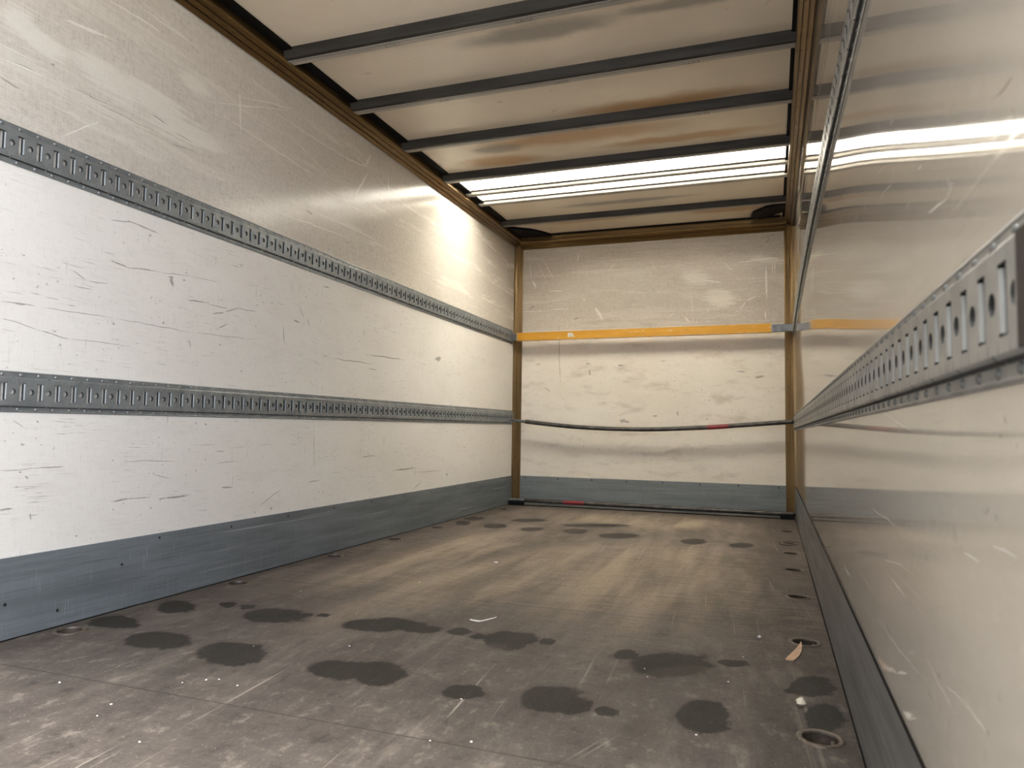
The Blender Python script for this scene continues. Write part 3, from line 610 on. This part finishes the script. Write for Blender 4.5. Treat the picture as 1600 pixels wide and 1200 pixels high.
# ---------------------------------------------------------------- lashing rails
RIV = MB().lathe([(0.0, 0.0034), (0.0022, 0.0032), (0.0042, 0.0022), (0.0054, 0.0008), (0.0056, 0.0)], (0, 0, 0), 12).build('rivet', M_rivet, smooth=True, angle=80)
RIV_ME = RIV.data; bpy.data.objects.remove(RIV)
RIV_DULL = RIV_ME.copy(); RIV_DULL.materials[0] = metal('dull_rivet_steel', (0.15, 0.155, 0.15), 0.5, 0.42, 0.2)
PITCH, FH, ZH, SW, SH, HR = 0.060, 0.0135, 0.065, 0.0112, 0.0290, 0.0098
def rail(name, side, ya, yb, phase, zc, label, cat, mat, joint=None, z_b=None, gap_front=False):
    """side -1: left wall, +1: right wall; zc/z_b: centre height at ya / yb"""
    z_b = zc if z_b is None else z_b
    def zz(y): return zc + (z_b-zc)*(y-ya)/(yb-ya)
    def pt(h, y, z):
        z2 = zz(y)+z
        return (h, y, z2) if side < 0 else (W-bow(y, z2)-h, y, z2)
    root = empty(name, pt(0, (ya+yb)/2, 0)); inv = -Vector(root.location)
    thing(root, label, cat, 'perforated lashing rails on the side walls')
    class R(MB):
        dark = None
        def qd(s, pts):
            s.dark = s.dark or set(); s.dark.add(len(s.f)); return s.q(pts)
        def q(s, pts): return s.add([Vector(pt(*p))+inv for p in pts], [tuple(range(len(pts)))])
    def segment(y0, y1):
        r = R()
        k0 = math.ceil((y0-phase-0.003)/PITCH + 0.5)
        ks = []
        k = k0
        while phase+k*PITCH+PITCH*0.5 <= y1+0.003: ks.append(k); k += 1
        fy0 = max(y0, phase+ks[0]*PITCH-PITCH*0.5); fy1 = min(y1, phase+ks[-1]*PITCH+PITCH*0.5)
        ycuts = [y0]+[fy0+(fy1-fy0)*i/len(ks) for i in range(len(ks)+1)]+[y1]
        ycuts = [c for i, c in enumerate(ycuts) if i == 0 or c-ycuts[i-1] > 1e-5]
        fl = 0.0028
        for i in range(len(ycuts)-1):
            a, b = ycuts[i], ycuts[i+1]
            for s in (1, -1):
                r.q([(0, a, s*ZH), (0, b, s*ZH), (fl, b, s*ZH), (fl, a, s*ZH)])
                r.q([(fl, a, s*ZH), (fl, b, s*ZH), (fl+0.0012, b, s*(ZH-0.003)), (fl+0.0012, a, s*(ZH-0.003))])
                r.q([(fl+0.0012, a, s*(ZH-0.003)), (fl+0.0012, b, s*(ZH-0.003)), (fl, b, s*(ZH-0.006)), (fl, a, s*(ZH-0.006))])
                r.q([(fl, a, s*(ZH-0.006)), (fl, b, s*(ZH-0.006)), (fl, b, s*0.0485), (fl, a, s*0.0485)])
                if gap_front and b <= fy0+1e-5: continue
                # folded web, slit at every second hole
                slit = 0.0038 if (round((a-phase)/PITCH-0.5) % 2 == 0) else 0.0
                aa = a+slit
                prof = [(fl, 0.0485), (fl+0.0010, 0.0470), (FH-0.0035, 0.0460), (FH-0.0010, 0.0445), (FH, 0.0420)]
                for (h0, z0), (h1, z1) in zip(prof, prof[1:]):
                    (r.qd if s < 0 and h1 < FH-0.003 else r.q)([(h0, aa, s*z0), (h0, b, s*z0), (h1, b, s*z1), (h1, aa, s*z1)])  # lower web painted dark as the shade under the fold
        F = 0.0420
        def face(a, b, z0, z1): r.q([(FH, a, z0), (FH, b, z0), (FH, b, z1), (FH, a, z1)])
        if fy0-y0 > 1e-4 and not gap_front: face(y0, fy0, -F, F)
        if y1-fy1 > 1e-4: face(fy1, y1, -F, F)
        n = 20
        for k in ks:
            c = phase+k*PITCH; a, b = c-PITCH*0.25, c+PITCH*0.25
            face(a, c-SW, -F, F); face(c+SW, b, -F, F); face(c-SW, c+SW, SH, F); face(c-SW, c+SW, -F, -SH)
            for s in (1, -1):                                         # sheet edge above and below the slot
                r.qd([(FH, c-SW, s*SH), (FH, c+SW, s*SH), (FH-0.0095, c+SW, s*SH), (FH-0.0095, c-SW, s*SH)])
                # lips rolled inward on both sides of the slot
                rad = 0.0042; pr = [(FH-rad+rad*math.cos(t*PI/12), SW-rad*math.sin(t*PI/12)) for t in range(7)]
                pr.append((0.0020, SW-rad))
                for (h0, d0), (h1, d1) in zip(pr, pr[1:]):
                    (r.qd if h1 < 0.003 else r.q)([(h0, c+s*d0, -SH+0.003), (h0, c+s*d0, SH-0.003), (h1, c+s*d1, SH-0.003), (h1, c+s*d1, -SH+0.003)])
            # quarter cells with half a round hole at each end
            for hc, s in ((a-PITCH*0.25, 1), (b+PITCH*0.25, -1)):
                e = hc+s*PITCH*0.25; ring = []; out = []
                for i in range(n+1):
                    t = -PI/2+PI*i/n; ring.append((hc+s*HR*math.cos(t), HR*math.sin(t)))
                    ct, st = math.cos(t)/(PITCH*0.25), math.sin(t)/F; kk = 1/max(abs(ct), abs(st)); out.append((hc+s*math.cos(t)*kk, math.sin(t)*kk))
                for i in range(n):
                    r.q([(FH, *ring[i]), (FH, *out[i]), (FH, *out[i+1]), (FH, *ring[i+1])])
                    r.qd([(FH, *ring[i]), (FH, *ring[i+1]), (FH-0.008, *ring[i+1]), (FH-0.008, *ring[i])])
        o = r.build('perforated_track', mat, root)
        o.data.materials.append(M_recess_shade)
        for i in r.dark: o.data.polygons[i].material_index = 1
        return ks
    if side > 0:
        r = R()
        for i in range(24):
            a, b = ya+(yb-ya)*i/24, ya+(yb-ya)*(i+1)/24
            r.q([(0.0012, a, -0.044), (0.0012, b, -0.044), (0.0012, b, 0.044), (0.0012, a, 0.044)])
        r.build('hole_shade_strip', M_black, root)  # added black strip, paints deep shade behind the slots and holes
    allk = []
    if joint: allk += segment(ya, joint-0.0012); allk += segment(joint+0.0012, yb)
    else: allk += segment(ya, yb)
    # rivets: the 100 nearest the doors as parts, the rest as one part
    spots = sorted([(phase+k*PITCH-(0.003 if s < 0 else -0.001), s*(ZH-0.0105)) for k in allk for s in (1, -1)])
    near = [q for q in spots if q[0] > (1.40 if side < 0 else 0)][:100]
    rest = [q for q in spots if q not in near]
    rot = TOX if side < 0 else TOMX
    for y, z in near:
        p = Vector(pt(0.0026, y, z))+inv; screw(root, p, rot, 'rivet', 1.0, RIV_ME if side < 0 else RIV_DULL)
    mb = MB(); rm = Matrix.Rotation(rot[1], 3, 'Y')
    for y, z in rest:
        p = Vector(pt(0.0026, y, z))+inv
        mb.add([rm @ v.co + p for v in RIV_ME.vertices], [tuple(f.vertices) for f in RIV_ME.polygons])
    if rest:
        o = mb.build('distant_rivets', M_rivet if side < 0 else RIV_DULL.materials[0], root, smooth=True, angle=80); o['kind'] = 'stuff'
    return root, pt, inv
rail('lashing_rail', -1, Y0+0.02, 6.262, 1.640, 1.5725, 'grey perforated lashing rail high on the left wall', 'rail', M_rail, z_b=1.5400)
rail('lashing_rail', -1, Y0+0.02, 6.290, 1.689, 0.7765, 'grey perforated lashing rail low on the left wall', 'rail', M_rail, joint=2.379, z_b=0.7950)
rail('lashing_rail', 1, Y0+0.02, 6.285, 0.690, 1.5790, 'grey perforated lashing rail high on the glossy right wall', 'rail', M_railr, z_b=1.5450)
rr_, pt_, inv_ = rail('lashing_rail', 1, Y0+0.16, 6.290, 0.653, 0.7930, 'grey perforated lashing rail low on the right wall, nearest the viewer', 'rail', M_railr, z_b=0.7760)
MB().box(Vector(pt_(0.0155, 0.50, -0.043))+inv_, Vector(pt_(0.0, 0.612, 0.043))+inv_).build('end_gap_fill', metal('dark_brown_gap_fill', (0.012, 0.006, 0.005), 0, 0.6), rr_)  # dark block added in place of the open gap at the rail end

# ---------------------------------------------------------------- load bars in front of the bulkhead
def yellow():
    m = Mat('chipped_yellow_paint'); x, y, z = m.xyz()
    n = m.noise(x*11.0, z*60.0, y*60.0, detail=4, rough=0.65); n2 = m.noise(x*2.0, z*20.0, detail=3)
    c = m.mix(n2.ss(0.3, 0.7), (0.60, 0.295, 0.014), (0.52, 0.25, 0.011))
    c = m.mix(n.ss(0.62, 0.67)*0.8, c, (0.62, 0.50, 0.36)); c = m.mix(n.ss(0.36, 0.30)*0.6, c, (0.30, 0.17, 0.03))
    edge = (z.abs()).ss(0.0335, 0.0365)*m.noise(x*7.0, 3.0, detail=3).ss(0.35, 0.6)
    c = m.mix(edge*0.7, c, (0.60, 0.50, 0.38))
    m.put('Base Color', c); m.put('Roughness', n*0.2+0.35); return m.m
M_yellow = yellow()
beam = empty('load_beam', (1.17, 6.215, 1.540)); beam.rotation_euler = (0, -0.0050, 0)
thing(beam, 'chipped yellow load beam across the bulkhead at upper rail height', 'load beam')
MB().box((-1.095, -0.022, -0.0375), (1.100, 0.022, 0.0375)).build('sleeve', M_yellow, beam, bevel=0.003)
MB().box((-1.103, -0.0225, -0.038), (-1.0955, 0.0225, 0.038)).build('sleeve_rim', metal('bare_sleeve_edge', (0.55, 0.42, 0.25), 0.2, 0.45), beam)
MB().box((1.1005, -0.0225, -0.038), (1.108, 0.0225, 0.038)).build('sleeve_rim', metal('bare_sleeve_edge', (0.58, 0.50, 0.38), 0.2, 0.45), beam)
q = MB().box((1.090, -0.015, -0.030), (1.245, 0.015, 0.024)).box((1.108, -0.019, 0.016), (1.262, 0.017, 0.027)).box((1.108, -0.019, -0.033), (1.262, 0.017, -0.024)).box((1.235, -0.016, -0.029), (1.264, 0.014, 0.020))
q.build('end_fitting', M_steel, beam, bevel=0.0015).__setitem__('label', 'long grey steel end piece on the right')
q = MB().box((-1.155, -0.015, -0.030), (-1.095, 0.015, 0.024)).box((-1.152, -0.018, 0.020), (-1.103, 0.018, 0.030))
q.build('end_fitting', M_steel, beam, bevel=0.0015).__setitem__('label', 'short grey steel end piece on the left')
st = MB().add([(-0.615, -0.0226, 0.020), (-0.575, -0.0226, 0.021), (-0.560, -0.0226, 0.0), (-0.552, -0.0226, -0.017), (-0.613, -0.0226, -0.018)], [(0, 1, 2, 3, 4)])
o = st.build('sticker', metal('torn_white_sticker', (0.78, 0.76, 0.72), 0, 0.55, 0.5, 60.0), beam); o['label'] = 'torn white sticker remnant'
sd = o.modifiers.new('thick', 'SOLIDIFY'); sd.thickness = 0.0004

def pipe_bar(name, path, label, red, y, r=0.0185, stub_l=0.10, feet=False):
    e = empty(name, (W/2, y, path(W/2))); thing(e, label, 'load bar')
    def P(x): return (x-W/2, 0, path(x)-path(W/2))
    def run(x0, x1, n): return [P(x0+(x1-x0)*i/n) for i in range(n+1)]
    MB().tube(run(0.16, red[0], 26), r, 16).build('tube', M_pipe, e, smooth=True)
    MB().tube(run(red[0], red[1], 6), r*1.03, 16).build('red_band', M_red, e, smooth=True)
    MB().tube(run(red[1], W-0.022, 26), r, 16).build('tube', M_pipe, e, smooth=True)
    MB().tube([P(0.008), P(0.05), P(0.12), P(0.175)], [r*0.55, r*0.72, r*0.72, r*0.72], 14).build('end_spigot', M_steel, e, smooth=True).__setitem__('label', 'thinner steel spigot at the left end')
    MB().tube([P(W-0.03), P(W-0.006)], [r*0.8, r*0.6], 14).build('end_cap', M_black, e, smooth=True)
    if feet:
        f = MB()
        f.box((0.012-W/2, -0.026, -path(W/2)+0.0005), (0.150-W/2, 0.022, path(0.08)-path(W/2)-r*0.55)).box((W-0.12-W/2, -0.024, -path(W/2)+0.0005), (W-0.014-W/2, 0.022, path(W)-path(W/2)-r*0.6))
        f.box((0.150-W/2, 0.004, -path(W/2)+0.0005), (W-0.12-W/2, 0.022, -path(W/2)+0.007))
        f.build('foot_plate', M_black, e, bevel=0.001)
    return e
def sag(x):
    tab = [(0.0, 0.774), (0.17, 0.756), (0.64, 0.7150), (1.20, 0.7015), (1.74, 0.7245), (2.0, 0.745), (2.45, 0.783)]
    # smooth curve through the table
    tot = 0
    for i in range(len(tab)-1):
        (x0, z0), (x1, z1) = tab[i], tab[i+1]
        if x <= x1 or i == len(tab)-2:
            m0 = (z1-tab[i-1][1])/(x1-tab[i-1][0]) if i else (z1-z0)/(x1-x0)
            m1 = (tab[i+2][1]-z0)/(tab[i+2][0]-x0) if i+2 < len(tab) else (z1-z0)/(x1-x0)
            t = (x-x0)/(x1-x0); d = x1-x0
            return (2*t**3-3*t*t+1)*z0+(t**3-2*t*t+t)*d*m0+(-2*t**3+3*t*t)*z1+(t**3-t*t)*d*m1
pipe_bar('load_bar', sag, 'sagging dark steel tube across the bulkhead at lower rail height', (1.764, 1.933), 6.215)
pipe_bar('load_bar', lambda x: 0.0465-0.0045*x/W, 'straight dark steel tube lying just above the floor by the bulkhead', (0.528, 0.714), 6.215, feet=True)

# ---------------------------------------------------------------- recessed lashing rings in the floor
def ring_cup(x, y, label):
    e = empty('lashing_ring', (x, y, 0)); thing(e, label, 'lashing ring', 'recessed lashing rings along the floor edges')
    return e
RIM = [(PR+0.011, 0.0004), (PR+0.010, 0.0022), (PR+0.003, 0.0034), (PR-0.002, 0.0024), (PR-0.003, -0.003)]
CUP = [(PR-0.003, -0.002), (PR-0.006, -0.012), (PR-0.014, -0.020), (0.015, -0.021), (0.012, -0.012), (0.0, -0.011)]
proto = None
def shackle(ang):
    pts = [(0.027*math.cos(t), 0.027*math.sin(t), -0.0070+0.004*math.sin(t)) for t in [PI*(1.08+0.84*k/14)+0 for k in range(15)]]
    c, s = math.cos(ang), math.sin(ang)
    pts = [(x*c-y*s, x*s+y*c, z) for x, y, z in pts]
    return MB().tube(pts, 0.0050, 10)
LBL_R = ['nearest recessed lashing ring at the right wall, in the dark stain at the bottom', 'recessed lashing ring at the right wall that the pale wood splinter touches',
         'recessed lashing ring at the right wall, first one beyond the wood splinter', 'recessed lashing ring at the right wall, second one beyond the wood splinter',
         'recessed lashing ring at the right wall, third one beyond the wood splinter', 'recessed lashing ring at the right wall, second from the bulkhead', 'recessed lashing ring at the right wall, nearest the bulkhead']
LBL_L = ['nearest recessed lashing ring at the left wall, at the end of a long dark stain', 'recessed lashing ring at the left wall beside two small square damp marks', 'recessed lashing ring at the left wall, third from the doors',
         'recessed lashing ring at the left wall, midway along the wall', 'recessed lashing ring at the left wall, third from the bulkhead', 'recessed lashing ring at the left wall beside the far damp patches', 'recessed lashing ring in the far left floor corner']
for px, lst, lbl in ((PXR, PANS_R, LBL_R), (PXL, PANS_L, LBL_L)):
    for y, lb in zip(lst, lbl):
        e = ring_cup(px, y, lb)
        if proto is None:
            parts = [MB().lathe(RIM, (0, 0, 0), 36).build('rim', M_panrim, e, smooth=True, angle=60),
                     MB().lathe(CUP, (0, 0, 0), 32).build('cup', M_pan, e, smooth=True, angle=60),
                     shackle(0.5).build('shackle', M_panrim, e, smooth=True)]
            proto = parts
        else:
            for p in proto: dup(p, e)

# ---------------------------------------------------------------- litter on the floor
sp_ = MB(); n = 12; top = []; bot = []
for i in range(n+1):
    t = i/n; yy = -0.098+0.190*t; w = 0.0150*math.sin(PI*min(1, 0.22+t*0.80))**0.7*(1-0.55*t) + 0.0005
    xx = 0.012*math.sin(t*2.2)-0.004
    zt = 0.0030+0.009*t*t
    top += [(xx-w, yy, zt), (xx+w, yy, zt)]; bot += [(xx-w, yy, zt-0.0028), (xx+w, yy, zt-0.0028)]
m_ = len(top); fs = []
for i in range(n):
    a = 2*i
    fs += [(a, a+1, a+3, a+2), (m_+a, m_+a+2, m_+a+3, m_+a+1), (a, a+2, m_+a+2, m_+a), (a+1, m_+a+1, m_+a+3, a+3)]
fs += [(0, m_, m_+1, 1), (m_-2, m_-1, 2*m_-1, 2*m_-2)]
o = sp_.add(top+bot, fs).build('wood_splinter', M_wood, smooth=True, angle=40, loc=(2.332, 2.475, 0.0002)); o.rotation_euler = (0, 0, -0.16)
thing(o, 'pale pointed wood splinter lying by a lashing ring at the right wall', 'splinter')

def crumb(name, mat, loc, r, seed, flat=0.7):
    rnd = random.Random(seed); mb = MB()
    rings = [(-0.9, 0.45), (-0.3, 1.0), (0.35, 0.85), (0.95, 0.35)]; k = 8; vs = []
    for h, q in rings:
        for i in range(k):
            a = 2*PI*i/k; j = q*(0.72+0.5*rnd.random()); vs.append((r*j*math.cos(a), r*j*math.sin(a)*0.85, r*flat*(h+0.9+0.15*rnd.random())))
    fs = [(a*k+i, a*k+(i+1) % k, (a+1)*k+(i+1) % k, (a+1)*k+i) for a in range(3) for i in range(k)] + [tuple(reversed(range(k))), tuple(3*k+i for i in range(k))]
    o = mb.add(vs, fs).build(name, mat, loc=loc); return o
thing(crumb('foam_crumb', M_chip, (2.332, 2.003, 0.0), 0.0125, 3, 0.8), 'small cream crumb between the two dark stains at the right wall', 'crumb')
# curled white shred
sh = MB(); n = 16; pl = []
for i in range(n+1):
    t = i/n; xx = -0.055+0.115*t; yy = -0.030+0.085*t**2.2; w = 0.0075*math.sin(PI*(0.12+0.80*t))
    pl.append(((xx+0.010*t, yy, 0.0022+0.014*abs(t-0.45)), w))
top = []; bot = []
for (x, y, z), w in pl: top += [(x, y-w, z), (x, y+w, z+0.002)]; bot += [(x, y-w, z-0.0012), (x, y+w, z+0.0008)]
m_ = len(top); fs = []
for i in range(n):
    a = 2*i; fs += [(a, a+1, a+3, a+2), (m_+a, m_+a+2, m_+a+3, m_+a+1), (a, a+2, m_+a+2, m_+a), (a+1, m_+a+1, m_+a+3, a+3)]
fs += [(0, m_, m_+1, 1), (m_-2, m_-1, 2*m_-1, 2*m_-2)]
o = sh.add(top+bot, fs).build('paper_shred', M_white, smooth=True, loc=(1.285, 2.430, 0.0002))
o.scale = (0.62, 0.75, 0.8)
thing(o, 'curled white shred lying on the middle of the floor', 'shred')
thing(crumb('paper_scrap', M_white, (0.935, 3.488, 0.0), 0.013, 5, 0.35), 'small white scrap on the floor beyond the curled shred', 'scrap')
thing(crumb('paper_scrap', M_white, (2.223, 2.597, 0.0), 0.0065, 6, 0.7), 'tiny white scrap on the floor left of the splinter', 'scrap')
FLK = [(0.747, 1.878), (0.833, 1.586), (0.861, 1.603), (0.79, 1.547), (0.939, 1.583), (0.981, 1.232), (1.557, 1.47), (1.643, 1.498), (0.789, 2.918), (0.422, 2.563), (0.831, 2.334), (1.02, 1.992), (1.522, 1.719), (1.916, 2.135), (2.15, 2.111), (2.101, 1.721), (2.18, 2.359), (0.496, 1.426), (0.746, 1.366), (0.776, 1.302), (1.936, 2.068), (1.554, 3.288), (1.359, 3.247), (1.937, 3.635)]
fl = [crumb('paint_fleck', M_white, (0, 0, -9), 0.0036, 11+k, 0.45) for k in range(3)]
for i, (x, y) in enumerate(FLK):
    o = fl[i] if i < 3 else dup(fl[i % 3])
    o.location = (x, y, 0.0); o.rotation_euler = (0, 0, i*1.3); s = 0.6+0.5*((i*37) % 10)/10; o.scale = (s, s, s)
    thing(o, 'tiny white paint fleck lying loose on the brown floor', 'fleck', 'white flecks scattered on the floor')
